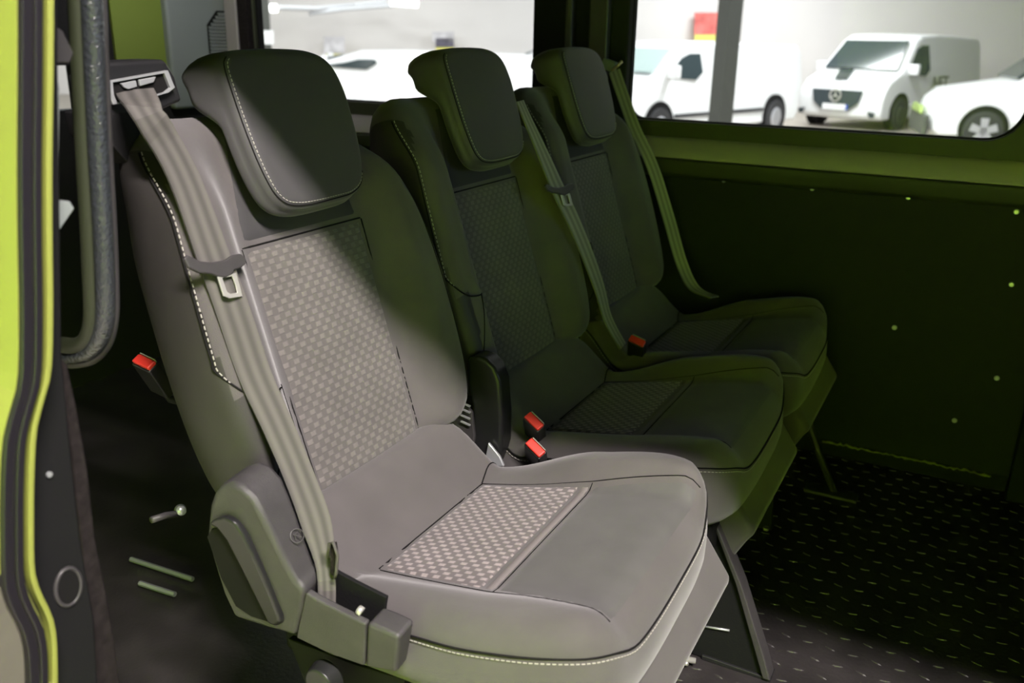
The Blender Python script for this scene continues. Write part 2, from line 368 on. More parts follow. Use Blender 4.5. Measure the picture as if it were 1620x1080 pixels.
# moulded rail between board and windows (profile extruded along the van)
def extr(name, prof, x0, x1, mt, parent=None, **k):
    return struct(MB().prism([(x0, y, z) for y, z in prof], (x1-x0, 0, 0)), name, mt, parent, **k)
extr('trim_3', [(1.47, .735), (1.425, .738), (1.398, .752), (1.388, .775), (1.386, .795), (1.47, .80)], -1.75, 1.0, 'trim_green', bevel=.006)
extr('trim_4', [(1.47, .797), (1.386, .797), (1.39, .812), (1.41, .842), (1.428, .852), (1.47, .852)], -1.75, 1.0, 'trim_lightened', bevel=.005)
def rrect(x0, x1, z0, z1, r, n=8):
    rr = r if isinstance(r, (list, tuple)) else [r]*4; out = []
    for (cx, cz, a, q) in ((x1-rr[0], z0+rr[0], -90, rr[0]), (x1-rr[1], z1-rr[1], 0, rr[1]), (x0+rr[2], z1-rr[2], 90, rr[2]), (x0+rr[3], z0+rr[3], 180, rr[3])):
        for k in range(n+1):
            t = math.radians(a+90*k/n); out.append((cx+q*math.cos(t), cz+q*math.sin(t)))
    return out
def ringframe(mb, inner, outer, y0, y1, mapf=None):
    n = len(inner); f = mapf or (lambda a, b, y: (a, y, b))
    vs = [f(a, b, y) for (pts, y) in ((inner, y0), (outer, y0), (outer, y1), (inner, y1)) for a, b in pts]
    fs = []
    for k in range(n):
        j = (k+1) % n
        for g in range(4): h = (g+1) % 4; fs.append((g*n+k, g*n+j, h*n+j, h*n+k))
    mb.add(vs, fs)
def project_rect(inner, x0, x1, z0, z1):
    out = []
    cx, cz = (x0+x1)/2, (z0+z1)/2
    for a, b in inner:
        dx, dz = a-cx, b-cz; sx = (x1-cx)/abs(dx) if abs(dx) > 1e-9 else 1e9; sz = (z1-cz)/abs(dz) if abs(dz) > 1e-9 else 1e9
        s_ = min(sx, sz); out.append((cx+dx*s_, cz+dz*s_))
    return out
win = [(-.185, .815, .893, 1.36, [.085, .05, .03, .045]), (-1.555, -.462, .893, 1.36, [.04, .04, .04, .04])]
for i, (x0, x1, z0, z1, r) in enumerate(win):
    inner = rrect(x0, x1, z0, z1, r); root = thing('window_%d' % (i+1), (x0, 1.45, z0), '', ''); del root['label']; del root['category']; root['kind'] = 'structure'
    mb = MB(); outer = project_rect(inner, x0-.05, x1+.05, .845, 1.42); ringframe(mb, inner, outer, 1.425, 1.46); mb.build('window_frame', 'trim_green', root, bevel=.006)
    mb = MB(); g = .012; inn2 = rrect(x0+g*.6, x1-g*.6, z0+g*.3, z1-g, [q*.95 for q in r]); ringframe(mb, inn2, rrect(x0-.004, x1+.004, z0-.004, z1+.004, r), 1.44, 1.465); mb.build('rubber_seal', 'black', root, bevel=.002)
    MB().prism([(a, 1.452, b) for a, b in rrect(x0-.002, x1+.002, z0-.002, z1+.002, r)], (0, .004, 0)).build('pane', 'glass', root)
# pillar between the windows, made of nested mouldings
extrp = lambda name, xa, xb, y0, y1, mt, z0=.85: struct(MB().box((xa, y0, z0), (xb, y1, 1.42)), name, mt, bevel=.006)
extrp('trim_5', -.47, -.36, 1.40, 1.45, 'black'); extrp('trim_6', -.362, -.34, 1.385, 1.45, 'shield'); extrp('trim_7', -.34, -.29, 1.405, 1.45, 'black')
extrp('trim_8', -.292, -.235, 1.39, 1.45, 'plastic'); extrp('trim_9', -.235, -.18, 1.41, 1.45, 'board')
extrp('trim_10', -1.605, -1.56, 1.40, 1.45, 'felt'); extrp('trim_11', -1.66, -1.605, 1.395, 1.45, 'trim_lightened')
extrp('trim_12', .935, 1.05, 1.38, 1.45, 'black', 0)
struct(MB().box((1.0, 1.40, 0), (3.2, 1.45, .88)).box((1.0, 1.40, 1.3), (3.2, 1.45, 1.46)).box((1.0, 1.40, .88), (1.35, 1.45, 1.3)), 'wall_cab', 'black')
# rear wall with tailgate frame, grey corner trim and louvred vent
struct(MB().box((-1.80, -.5, 0), (-1.75, 1.45, .87)).box((-1.80, .86, .87), (-1.75, 1.02, 1.46)).box((-1.80, -.5, .87), (-1.75, .76, 1.46)).box((-1.8, .76, 1.0), (-1.75, .86, 1.46)), 'wall_rear', 'carpet')
struct(MB().box((-1.76, 1.0, .87), (-1.74, 1.20, 1.46)), 'trim_13', 'lime_in')
ct = struct(MB().box((-1.75, 1.197, .85), (-1.715, 1.50, 1.46)), 'trim_14', 'trim_grey', bevel=.012)
struct(MB().tube([(-1.712, 1.478, .85), (-1.708, 1.476, 1.0), (-1.706, 1.478, 1.1), (-1.70, 1.468, 1.2), (-1.70, 1.462, 1.4)], .008, 8), 'trim_15', 'black')
for k in range(12):
    z = 1.035+k*.0115; dy = .0 if k < 8 else (k-7)*.012
    MB().box((-.004, 1.372+dy, -.0032), (.006, 1.457, .0032), Matrix.Rotation(.5, 3, 'Y'), (-1.712, 0, z)).build('louvre', 'trim_grey', ct)
MB().prism([(-1.716, 1.366, 1.028), (-1.716, 1.463, 1.028), (-1.716, 1.463, 1.172), (-1.716, 1.415, 1.172), (-1.716, 1.366, 1.125)], (.002, 0, 0)).build('vent_backing', 'board', ct)
wd = thing('window_3', (-1.77, .76, .87), '', ''); del wd['label']; del wd['category']; wd['kind'] = 'structure'
MB().box((-1.775, .76, .87), (-1.77, .86, 1.0)).build('pane', 'glass', wd)
# roof, near side rails, front
struct(MB().box((-1.8, -.400, 1.455), (3.2, 1.5, 1.52)), 'ceiling', 'black')
struct(MB().box((-1.8, -.47, 1.47), (.02, -.28, 1.52)).box((-1.8, -.5, .9), (-.2, -.46, 1.5)).box((-1.8, -.53, .5), (-.28, -.46, .9)).box((-1.8, -.52, 1.1), (.02, -.49, 1.47)), 'wall_left', 'black')
struct(MB().box((1.4, -.2, 0), (1.44, 1.5, .72)), 'front_light_block', 'carpet')  # unseen partition, added to block light as cab seats would
# ------------------------------------------------------------------ near door pillar: section profile seen edge-on
X0 = .05
edgepx = [(30, -420), (30, -30), (30, 120), (29, 260), (30, 380), (32, 500), (30, 600), (18, 650), (6, 700), (2, 780), (2, 860), (4, 925), (14, 960), (34, 1000), (42, 1040), (44, 1110)]
edge = [at(x, y, 'x', X0) for x, y in edgepx]
E2 = crom([(p.y, p.z) for p in edge], 60, closed=False)
def band(name, o0, o1, x0, x1, mt, parent, bev=.0012):
    """strip following the section profile: offsets into the van (y) o0..o1, depth x0..x1"""
    mb = MB(); n = len(E2)
    vs = [(x, y+o, z) for (x, o) in ((x1, o0), (x1, o1), (x0, o1), (x0, o0)) for y, z in E2]
    fs = [(g*n+k, g*n+k+1, ((g+1) % 4)*n+k+1, ((g+1) % 4)*n+k) for g in range(4) for k in range(n-1)]+[(0, n, 2*n, 3*n), (n-1, 2*n-1, 3*n-1, 4*n-1)]
    mb.add(vs, fs); return mb.build(name, mt, parent, bevel=bev)
pxm = .00068*1.02                      # one pixel at the pillar, along y
dp = thing('door_pillar', (X0, -.52, -.3), 'lime green door pillar edge with dark rubber seals, nearest at the left', 'door frame')
band('rubber_seal', 0, .010, X0-.02, X0+.004, 'rubber', dp)
band('rubber_lip', .009, .016, X0-.02, X0+.008, 'rubber', dp)
band('painted_flange', .016, .0195, X0-.02, X0+.002, 'lime', dp)
band('groove', .019, .0245, X0-.02, X0-.006, 'black', dp)
band('painted_lip', .0242, .0295, X0-.02, X0+.003, 'lime', dp)
# outer panel behind the seal (quarter panel), ends over the wheel arch
n = len(E2); sel = [(y, z) for y, z in E2 if z > at(3, 930, 'x', X0).z]
mb = MB(); m_ = len(sel)
mb.add([(x, y+o, z) for (x, o) in ((X0-.002, -.001), (X0-.002, .006), (-.6, .006), (-.6, -.001)) for y, z in sel],
       [(g*m_+k, g*m_+k+1, ((g+1) % 4)*m_+k+1, ((g+1) % 4)*m_+k) for g in range(4) for k in range(m_-1)])
mb.build('quarter_panel', 'lime', dp, smooth=False)
MB().prism([at(x, y, 'x', X0-.004) for x, y in ((-80, 928), (4, 928), (10, 960), (33, 1000), (41, 1040), (43, 1120), (-80, 1120))], (-.012, 0, 0)).build('lower_cladding', mat('beige_cladding', (.10, .09, .075), .8, noise=.1, nscale=20), dp)
# dark inner pillar cladding
def poly_at(pxs, ax, v): return [at(x, y, ax, v) for x, y in pxs]
pc = [(66, -30), (92, -30), (96, 300), (99, 560), (112, 700), (128, 850), (150, 980), (158, 1120), (60, 1120), (70, 1030), (58, 990), (44, 940), (30, 900), (26, 780), (38, 700), (56, 620), (62, 500), (62, 250)]
cl = MB().prism(poly_at(pc, 'x', .028), (-.02, 0, 0)).build('inner_cladding', 'black', dp, bevel=.003)
c = at(108, 928, 'x', .0285); mb = MB(); mb.tube([c+Vector((.0, .0135*math.cos(t), .02*math.sin(t))) for t in np.linspace(0, 2*PI, 25)[:-1]], .0022, 6, closed=True); mb.build('hole_rim', 'plastic', dp, smooth=True)
MB().prism([c+Vector((.0003, .0135*math.cos(t), .02*math.sin(t))) for t in np.linspace(0, 2*PI, 25)[:-1]], (.0006, 0, 0)).build('hole_shade', 'seam', dp)  # flat dark disc painting the shade inside the opening
c = at(77, 750, 'x', .029); MB().cyl(c, (1, 0, 0), .0028, .002, 10).build('clip', 'silver', dp)
fp = [(98, 568), (108, 575), (122, 640), (140, 740), (152, 850), (170, 940), (182, 1010), (196, 1120), (152, 1120), (148, 1020), (138, 940), (126, 820), (112, 700), (102, 640)]
MB().prism(poly_at(fp, 'x', .01), (-.02, 0, 0)).build('felt_edging', 'felt', dp, bevel=.004)
# small brackets behind the pillar
br = thing('door_catch', at(100, 330, 'x', -.02), 'small grey catch bracket between pillar and curved frame', 'bracket')
MB().prism(poly_at([(88, 318), (112, 318), (119, 330), (104, 352), (90, 372)], 'x', -.02), (-.012, 0, 0)).build('catch_plate', 'trim_grey', br, bevel=.002)
MB().prism(poly_at([(86, 40), (100, 48), (118, 84), (112, 100), (88, 100)], 'x', -.02), (-.012, 0, 0)).build('upper_plate', 'plastic', br, bevel=.002)
MB().prism(poly_at([(88, 110), (95, 140), (94, 300), (90, 340), (86, 340)], 'x', -.02), (-.01, 0, 0)).build('side_rod', 'trim_grey', br, bevel=.002)
# curved rubber edged frame (inner opening), U shaped
uf = thing('curved_opening_frame', at(150, 560, 'y', -.40), 'curved dark frame with shiny grained rubber edge left of near seat', 'frame')
upx = [(143, -40), (149, 100), (156, 250), (162, 350), (166, 440), (166, 500), (158, 535), (140, 556), (118, 562), (98, 560)]
up_ = [at(x, y, 'y', -.40) for x, y in upx]; U2 = crom([tuple(p) for p in up_], 70, closed=False)
MB().tube([Vector(p) for p in U2], .0105, 14).build('rubber_edge', 'rubber_wet', uf, smooth=True)
U3 = crom([tuple(at(x+a, y+b, 'y', -.405)) for (x, y), (a, b) in zip(upx, [(-22, 0)]*5+[(-20, -3), (-16, -10), (-9, -14), (-3, -15), (0, -15)])], 70, closed=False)
MB().tube([Vector(p) for p in U3], .0095, 10)  .build('painted_edge', 'olive_edge', uf, smooth=True)
U4 = crom([tuple(at(x+a, y+b, 'y', -.39)) for (x, y), (a, b) in zip(upx, [(9, 0)]*5+[(9, 3), (7, 8), (4, 9), (0, 9), (0, 9)])], 70, closed=False)
MB().tube([Vector(p) for p in U4], .009, 10).build('outer_lip', 'plastic', uf, smooth=True)

# ------------------------------------------------------------------ seats
SA, CA = math.sin(math.radians(17.875)), math.cos(math.radians(17.875)); ZC = .393
def BM(y, t, o): return (-SA*t+CA*o, y, ZC+CA*t+SA*o)
def onback(px, py, off):
    n = Vector((CA, 0, SA)); P0 = Vector((0, 0, ZC))+n*off; d = ray(px, py); return CP+d*((P0-CP).dot(n)/d.dot(n))
def Hback(y, t):
    top = 1-.75*sms(.50, .63, t); k = .052*sms(.125, .20, abs(y))*top
    return k-.004*(1-(y/.13)**2 if abs(y) < .13 else 0)*-1*.6+.0-.012*sms(.60, .645, t)
BACK = Pillow([(.10, .066), (.19, .072), (.238, .10), (.258, .155), (.267, .25), (.266, .35), (.25, .44), (.222, .505), (.184, .565), (.15, .605), (.10, .634),
               (0, .642), (-.12, .645), (-.19, .642), (-.232, .62), (-.25, .575), (-.26, .45), (-.267, .3), (-.262, .18), (-.242, .105), (-.19, .072), (-.10, .066), (0, .066)],
              (0, .35), Hback, .030, lambda y, t: -.125+.035*sms(.45, .64, t), .048, BM)
def Hhead(y, t): return .068-.35*y*y-.9*max(0, t-.64)**2-.25*max(0, .56-t)**2
HEAD = Pillow([(.02, .484), (.065, .488), (.096, .506), (.112, .55), (.117, .60), (.115, .65), (.100, .69), (.065, .708), (0, .713), (-.085, .712), (-.115, .704), (-.126, .68), (-.125, .61), (-.116, .54), (-.098, .50), (-.06, .485)],
              (0, .6), Hhead, .016, lambda y, t: .022-.045*sms(.61, .66, t)-.01*sms(.67, .7, t), .004, BM)
def Hcush(x, y):
    base = .393+.184*(x-.089) if x > .089 else .393+.085*sms(.095, -.02, x)*1.0
    if y > 0: b = .040*sms(.145, .20, y)*(.15+.85*sms(.10, .27, x))
    else: b = .024*sms(.15, .21, -y)
    if x < .089: b *= .5
    return base+b-.02*sms(.42, .48, x)+.004*math.sin(min(max((x-.28)/.17, 0), 1)*PI)
def CM(x, y, z): return (x, y, z)
CUSH = Pillow([(-.055, .15), (-.02, .20), (.05, .228), (.15, .245), (.30, .253), (.385, .250), (.440, .222), (.470, .15), (.478, 0), (.477, -.13), (.462, -.215), (.412, -.263), (.32, -.275), (.22, -.264), (.12, -.256), (.03, -.25), (-.03, -.215), (-.055, -.15), (-.055, 0)],
              (.21, 0), Hcush, .038, lambda x, y: .325-.02*sms(.3, 0, x), .010, CM)
def pline(pts, n=40): return [tuple(p) for p in crom(pts, n, closed=False)]
def inset_outline(P, d, i0=0, i1=None):
    idx = range(P.N+1) if i1 is None else range(i0, i1)
    return [tuple(P.o[i % P.N]-P.n[i % P.N]*d) for i in idx]
def make_seat(label):
    r = thing('van_seat', (0, 0, 0), label, 'seat', 'row of three cloth van seats')
    b = BACK.mesh().build('backrest', 'fabric', r, smooth=True); b.data.materials.append(M['fabric_side_shaded'])
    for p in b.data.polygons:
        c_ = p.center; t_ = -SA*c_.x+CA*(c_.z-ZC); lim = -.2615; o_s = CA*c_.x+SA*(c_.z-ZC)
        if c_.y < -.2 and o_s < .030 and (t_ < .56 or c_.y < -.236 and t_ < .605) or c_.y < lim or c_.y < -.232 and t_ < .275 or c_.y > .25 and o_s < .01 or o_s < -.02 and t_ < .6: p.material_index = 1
    q = lambda u, v: ((-1+2*u)*(.127+.006*v), .069+v*(.452-.069))
    BACK.patch(q, 30, 40, .0022, 'backrest_insert', 'weave_back', r)['label'] = 'woven patterned centre panel of backrest'
    q2 = lambda u, v: ((-1+2*u)*(.134-.030*v), .455+v*(.62-.455))
    BACK.patch(q2, 24, 16, .0014, 'upper_band', 'fabric_dark', r)
    for sgn in (-1, 1):
        seamline(BACK.S, [(sgn*(.1285+.006*k/30), .075+k/30*.377) for k in range(31)], b)
    seamline(BACK.S, [(-.133+.266*k/20, .4535) for k in range(21)], b)
    # stitched side seam on the near bolster
    st = pline([(-.236, .618), (-.243, .58), (-.247, .48), (-.252, .38), (-.248, .31), (-.225, .272), (-.19, .262)], 60)
    def side3(o_out, dh):
        pts = []
        for k in range(32):
            t = .60-k*(.60-.315)/31; cand = [p for p in BACK.o if p[0] < -.2]; y = float(np.interp(t, [p[1] for p in sorted(cand, key=lambda p: p[1])], [p[0] for p in sorted(cand, key=lambda p: p[1])]))
            pts.append(Vector(BM(y-o_out, t, Hback(y, t)-BACK.R+.010+dh)))
        tail = [(-.258, .292), (-.247, .277), (-.230, .268), (-.205, .263), (-.18, .262)]
        pts += [BACK.S(a_, b_, .001+o_out*.3) for a_, b_ in tail]
        return [Vector(p) for p in crom([tuple(p) for p in pts], 90, closed=False)]
    MB().tube(side3(.001, 0), .0014, 6).build('seam', 'seam', b, smooth=True); stitch3(side3(.0012, .0055), b, .0078, .0048, .0008)
    seamline(BACK.S, pline([(-.19, .262), (-.205, .22), (-.232, .17), (-.25, .14)], 20), b, r=.001)
    seamline(BACK.S, pline([(-.16, .262), (-.150, .2), (-.146, .13), (-.15, .08)], 20), b, r=.001)
    seamline(BACK.S, pline([(.222, .49), (.236, .42), (.246, .3), (.242, .17), (.225, .11)], 40), b, r=.001)
    h = HEAD.mesh().build('headrest', 'fabric_head', r, smooth=True)
    so = [i for i in range(HEAD.N) if HEAD.o[i][1] < (.706 if HEAD.o[i][0] < 0 else .52)]
    j0 = max(range(len(so)), key=lambda k: so[k]-so[k-1] if k else 0); so = so[j0:]+so[:j0]
    ins = lambda d: [tuple(HEAD.o[i]-HEAD.n[i]*d) for i in so]
    seamline(HEAD.S, ins(.006), h, r=.0010); stitch(HEAD.S, ins(.0095), .0007, h, step=.006, ln=.0038, r=.0006)
    c = CUSH.mesh().build('cushion', 'fabric', r, smooth=True)
    q = lambda u, v: (.090+u*(.264-.090), (-1+2*v)*(.146+.016*u))
    CUSH.patch(q, 24, 36, .0022, 'cushion_insert', 'weave_seat', r)['label'] = 'woven patterned rear panel of cushion'
    q = lambda u, v: (.264+u*(.2805-.264), (-1+2*v)*(.162+.001*u))
    CUSH.patch(q, 4, 36, .0022, 'insert_edge_band', 'weave_edge', r)
    q = lambda u, v: (.283+u*(.452-.283), (-1+2*v)*(.163+.016*u))
    CUSH.patch(q, 24, 36, .0016, 'cushion_front_panel', 'fabric_panel', r)['label'] = 'smooth plain front panel of cushion'
    seamline(CUSH.S, [(.2818, -.163+.326*k/30) for k in range(31)], c, r=.0009)
    seamline(CUSH.S, [(.089, -.147+.294*k/30) for k in range(31)], c, r=.0014)
    for sgn in (-1, 1):
        seamline(CUSH.S, [(.09+.36*k/30, sgn*(.1475+.033*k/30)) for k in range(31)], c, r=.0009)
    seamline(CUSH.S, pline([(.088, .147), (.075, .19), (.072, .225)], 16), c, r=.0012)
    i0 = [i for i in range(CUSH.N)]
    p3 = lambda dz, o: [Vector((*(CUSH.o[i % CUSH.N]+CUSH.n[i % CUSH.N]*o), CUSH.H(*CUSH.o[i % CUSH.N])-CUSH.R+dz)) for i in range(CUSH.N+1)]
    p3_ = p3
    def p3(dz, o):
        q = p3_(dz, o)[:-1]; n_ = len(q)
        for _ in range(3): q = [(q[i-1]+q[i]*2+q[(i+1) % n_])/4 for i in range(n_)]
        q = [p+Vector((CUSH.n[i][0], CUSH.n[i][1], 0))*.0008 for i, p in enumerate(q)]; return q+[q[0]]
    MB().tube(p3(.007, .0002), .0014, 6).build('seam', 'seam', c, smooth=True)
    stitch3(p3(.001, .0012), c, .0068, .0045, .0007)
    # underframe and front flap
    MB().box((-.05, -.20, .24), (.435, .215, .325)).build('seat_frame', 'black', r, bevel=.01)
    MB().prism([(.425, -.14, .345), (.447, -.14, .362), (.500, -.14, .285), (.484, -.14, .262), (.40, -.14, .10), (.375, -.14, .11)], (0, .39, 0)).build('cushion_flap', 'fabric', r, bevel=.012, seg=4)
    return r
def copy_tree(o, dx, parent=None):
    c_ = o.copy(); COL.objects.link(c_)
    if parent is not None: c_.parent = parent
    else: c_.location = Vector(o.location)+Vector(dx)
    for ch in list(o.children): copy_tree(ch, dx, c_)
    return c_
S2, S3 = .542, 1.053
seat = make_seat('nearest charcoal cloth van seat with woven panels, closest to the door')
s2 = copy_tree(seat, (0, S2, 0)); s2['label'] = 'middle charcoal cloth van seat between the near and far seats'
s3 = copy_tree(seat, (0, S3, 0)); s3['label'] = 'farthest charcoal cloth van seat beside the dark side wall'

# belt outlets on the seat shoulders (housing, silver bezel, bracket)
def part_root(name, loc, parent):
    o = bpy.data.objects.new(name, None); COL.objects.link(o); o.location = loc; o.empty_display_size = .05; o.parent = parent
    o.matrix_parent_inverse = parent.matrix_basis.inverted(); return o
def X(px, py, x=-.205): return at(px, py, 'x', x)
bh = part_root('belt_outlet', X(215, 200), seat)
MB().prism([X(148, 122), X(172, 98), X(262, 94), X(278, 120), X(290, 160), X(240, 182), X(168, 185), X(155, 160)], (-.05, 0, 0)).build('housing', 'plastic_gloss', bh, bevel=.006, seg=3)
MB().prism([X(160, 180), X(240, 170), X(222, 215), X(207, 262), X(168, 218)], (-.07, 0, 0)).build('bracket', 'black', bh, bevel=.003)
outer = [X(166, 128, -.202), X(261, 111, -.202), X(272, 138, -.202), X(262, 146, -.202), X(245, 151, -.202), X(190, 163, -.202), X(174, 165, -.202), X(168, 150, -.202)]
ctr = sum(outer, Vector())/len(outer); inner = [ctr+(p-ctr)*.86 for p in outer]
mb = MB(); n = len(outer); mb.add(outer+[p+Vector((.006, 0, 0)) for p in outer]+inner+[p+Vector((.006, 0, 0)) for p in inner],
    [(k, (k+1) % n, n+(k+1) % n, n+k) for k in range(n)]+[(n+k, n+(k+1) % n, 3*n+(k+1) % n, 3*n+k) for k in range(n)]+[(2*n+k, 2*n+(k+1) % n, 3*n+(k+1) % n, 3*n+k) for k in range(n)])
mb.build('bezel', 'silver', bh, bevel=.001)
MB().prism([X(188, 132, -.200), X(212, 127, -.200), X(214, 137, -.200), X(200, 141, -.200), X(193, 138, -.200)], (.004, 0, 0)).build('slot_insert', 'silver', bh, bevel=.001)
MB().prism([X(217, 126, -.200), X(244, 121, -.200), X(240, 130, -.200), X(219, 136, -.200)], (.004, 0, 0)).build('slot_insert', 'silver', bh, bevel=.001)
MB().prism([ctr+(p-ctr)*.88+Vector((.0005, 0, 0)) for p in outer], (.001, 0, 0)).build('slot', 'seam', bh)
copy_tree(bh, (0, 0, 0), s2)
# near seat belt
def belt(name, path, wid, half, label, wm='webbing'):
    P = crom([tuple(p) for p in path], 60, closed=False); W = crom(wid, 60, closed=False)
    r = thing(name, tuple(P[-1]), label, 'seat belt'); MB().ribbon([Vector(p) for p in P], [Vector(p) for p in W], half=half).build('webbing', wm, r, smooth=False)
    return r
path = [at(213, 143, 'x', -.199), onback(228, 172, .064), onback(262, 225, .062), onback(295, 290, .06), onback(337, 405, .058), onback(368, 490, .058), at(402, 590, 'y', -.232), at(438, 670, 'y', -.237), at(472, 750, 'y', -.246), at(498, 820, 'y', -.258), at(513, 880, 'y', -.272), at(517, 925, 'y', -.285), at(517, 965, 'y', -.292)]
wid = [(0, 1, .15)]*3+[(0, 1, .05)]*3+[(0, 1, 0), (.2, 1, 0), (.35, 1, 0), (.5, 1, 0), (.6, .8, 0), (.7, .7, 0), (.8, .6, 0)]
b1 = belt('seat_belt', path, wid, [.0225-.0035*sms(.45, .8, k/59)-.008*sms(.84, .95, k/59) for k in range(60)], 'grey seat belt running down over the near seat backrest')
# raised lengthwise ribs of the webbing
# tongue with steel loop
def tongue(cfun, parent, black='plastic'):
    """cfun(px,py,off)->point in near-seat coordinates"""
    out = [(287, 410), (292, 404), (300, 408), (312, 414), (330, 416), (352, 412), (364, 404), (376, 402), (384, 408), (385, 418), (378, 424), (366, 428), (364, 434), (352, 440), (340, 438), (330, 434), (310, 432), (294, 424)]
    MB().prism([cfun(x, y, .064) for x, y in out], (CA*.006, 0, SA*.006)).build('tongue_body', black, parent, bevel=.002, seg=3)
    lo = [(342, 436), (352, 468), (362, 472), (382, 469), (378, 452), (372, 432)]; li = [(350, 440), (358, 462), (363, 465), (374, 463), (371, 450), (366, 437)]
    A = [cfun(x, y, .066) for x, y in lo]; B = [cfun(x, y, .066) for x, y in li]; e = Vector((CA, 0, SA))*.0022; n = 6
    MB().add([*A, *B, *[p+e for p in A], *[p+e for p in B]], [(k, (k+1) % n, n+(k+1) % n, n+k) for k in range(n)]+[(2*n+k, 2*n+(k+1) % n, 3*n+(k+1) % n, 3*n+k) for k in range(n)]+[(k, (k+1) % n, 2*n+(k+1) % n, 2*n+k) for k in range(n)]+[(n+k, n+(k+1) % n, 3*n+(k+1) % n, 3*n+k) for k in range(n)]).build('steel_loop', 'chrome', parent, bevel=.0006, label='bright steel tongue loop')
tongue(onback, b1)
# folded belt end with label by the socket
lt = [at(522, 862, 'y', -.285), at(530, 858, 'y', -.285), at(534, 885, 'y', -.285), at(528, 915, 'y', -.285), at(522, 905, 'y', -.285)]
MB().prism(lt, (0, .004, 0)).build('care_tag', 'felt', b1, bevel=.001)
MB().tube([at(519, 880, 'y', -.288), at(521, 860, 'y', -.288), at(527, 856, 'y', -.288), at(534, 878, 'y', -.288), at(532, 905, 'y', -.288), at(529, 914, 'y', -.288)], .0022, 8).build('tag_fold', 'webbing', b1, smooth=True)

# middle belt
pth = [onback(822, 160, .062), onback(835, 190, .068), onback(852, 228, .072), onback(868, 265, .074), onback(883, 300, .074), onback(905, 345, .072), onback(928, 400, .07), onback(948, 455, .066), at(962, 505, 'y', .83), at(985, 548, 'y', .84)]
b2 = belt('seat_belt', pth, [(0, 1, .1)]*10, [.016+.011*sms(0, .35, k/59)-.008*sms(.6, 1, k/59) for k in range(60)], 'seat belt hanging beside the middle seat with steel tongue', 'webbing_lightened')
def c2(px, py, off): return onback(883+(px-336)*.48, 297+(py-415)*.52, .077+(off-.064))
tongue(c2, b2)
lp = [(872, 301), (880, 306), (877, 311), (880, 331), (894, 331), (893, 309), (898, 303)]
# far belt from the pillar loop
pth = [at(972, 112, 'y', 1.37), at(985, 150, 'y', 1.36), at(1005, 205, 'y', 1.35), at(1033, 265, 'y', 1.34), at(1058, 345, 'y', 1.33), at(1078, 415, 'y', 1.31), at(1098, 455, 'y', 1.28), at(1130, 470, 'y', 1.24)]
b3 = belt('seat_belt', pth, [(1, .25, 0)]*3+[(1, .3, 0)]*3+[(1, .6, 0)]*2, .016, 'seat belt from pillar loop down beside the farthest seat', 'webbing_lightened')
lpo = thing('pillar_belt_loop', at(970, 108, 'y', 1.38), 'pillar belt loop with brass coloured pin behind farthest headrest', 'belt guide')
MB().box((-.03, -.008, -.014), (.012, .012, .016), Matrix.Rotation(.3, 3, 'Y'), at(968, 106, 'y', 1.385)).build('loop_body', 'trim_grey', lpo, bevel=.004)
a_ = at(968, 112, 'y', 1.37); b_ = at(984, 97, 'y', 1.37); MB().tube([a_, b_], .0042, 10).build('pin', mat('brass_pin', (.6, .5, .28), .35, .7), lpo, smooth=True)

# buckles
def buckle(p, d, label, ln=.045, side=(0, 0, 1), k=1.15):
    p = Vector(p); d = Vector(d).normalized(); r = thing('belt_buckle', p, label, 'buckle', 'red buttoned belt buckles')
    s_ = Vector(side); s_ = (s_-d*s_.dot(d)).normalized(); n_ = d.cross(s_)
    R = Matrix((s_, n_, d)).transposed()*k
    MB().box((-.0175, -.009, -.06), (.0175, .009, 0), R, p).build('buckle_body', 'plastic_gloss', r, bevel=.003)
    MB().tube([p-d*.05, p-d*.10, Vector((p.x-.03, p.y+.02, p.z-.14)), Vector((p.x-.05, p.y+.03, .27))] if p.x > -.2 else [p-d*.05, p-d*.09, Vector((p.x+.12, p.y+.10, p.z-.10)), Vector((-.14, -.05, .52))], .006, 8).build('strap', 'black', r, smooth=True)
    MB().box((-.016, -.007, -.002), (.016, .007, .005), R, p).build('release_button', 'red', r, bevel=.0025, label='red release button')
    MB().box((-.014, .0072, -.002), (.014, .0086, .0055), R, p).build('button_edge', 'thread', r, bevel=.0004)
    return r
buckle(at(845, 667, 'y', .285), (.25, -.62, .75), 'upper of two red topped buckles between near and middle seat', side=(.62, .1, -.7))
buckle(at(847, 709, 'y', .255), (.25, -.62, .75), 'lower of two red topped buckles between near and middle seat', side=(.62, .1, -.7))
buckle(at(1008, 540, 'y', .80), (.2, -.6, .75), 'red topped buckle between middle and farthest seat', side=(.8, .1, -.35))
buckle(at(229, 574, 'y', -.17), (.1, -.5, .85), 'red topped buckle in the dark behind the near seat', side=(.9, .1, -.35))

# ------------------------------------------------------------------ recliner side cover on the near seat
sc = part_root('side_cover', (.1, -.30, .36), seat); sc['label'] = 'grey plastic side cover with belt socket'
def Yp(pxs, y): return [at(px, py, 'y', y) for px, py in pxs]
yo, yi = -.33, -.272
def Yt(pxs, lean=.15):
    out = []
    for px, py in pxs:
        p = at(px, py, 'y', yo)
        for _ in range(3): p = at(px, py, 'y', yo+max(0, .575-p.z)*lean)
        out.append(p)
    return out
def loft(name, outer, inner, mt, parent, bevel=.006, seg=3, **k):
    n = len(outer); mb = MB(); mb.add(list(outer)+list(inner), [tuple(range(n)), tuple(range(n, 2*n))[::-1]]+[(k_, (k_+1) % n, n+(k_+1) % n, n+k_) for k_ in range(n)])
    return mb.build(name, mt, parent, bevel=bevel, seg=seg, **k)
shell_px = [(330, 800), (336, 782), (348, 768), (364, 763), (382, 770), (400, 790), (417, 822), (433, 853), (450, 888), (467, 920), (482, 936), (480, 960), (468, 1008), (420, 994), (370, 978), (352, 940), (336, 890), (325, 850)]
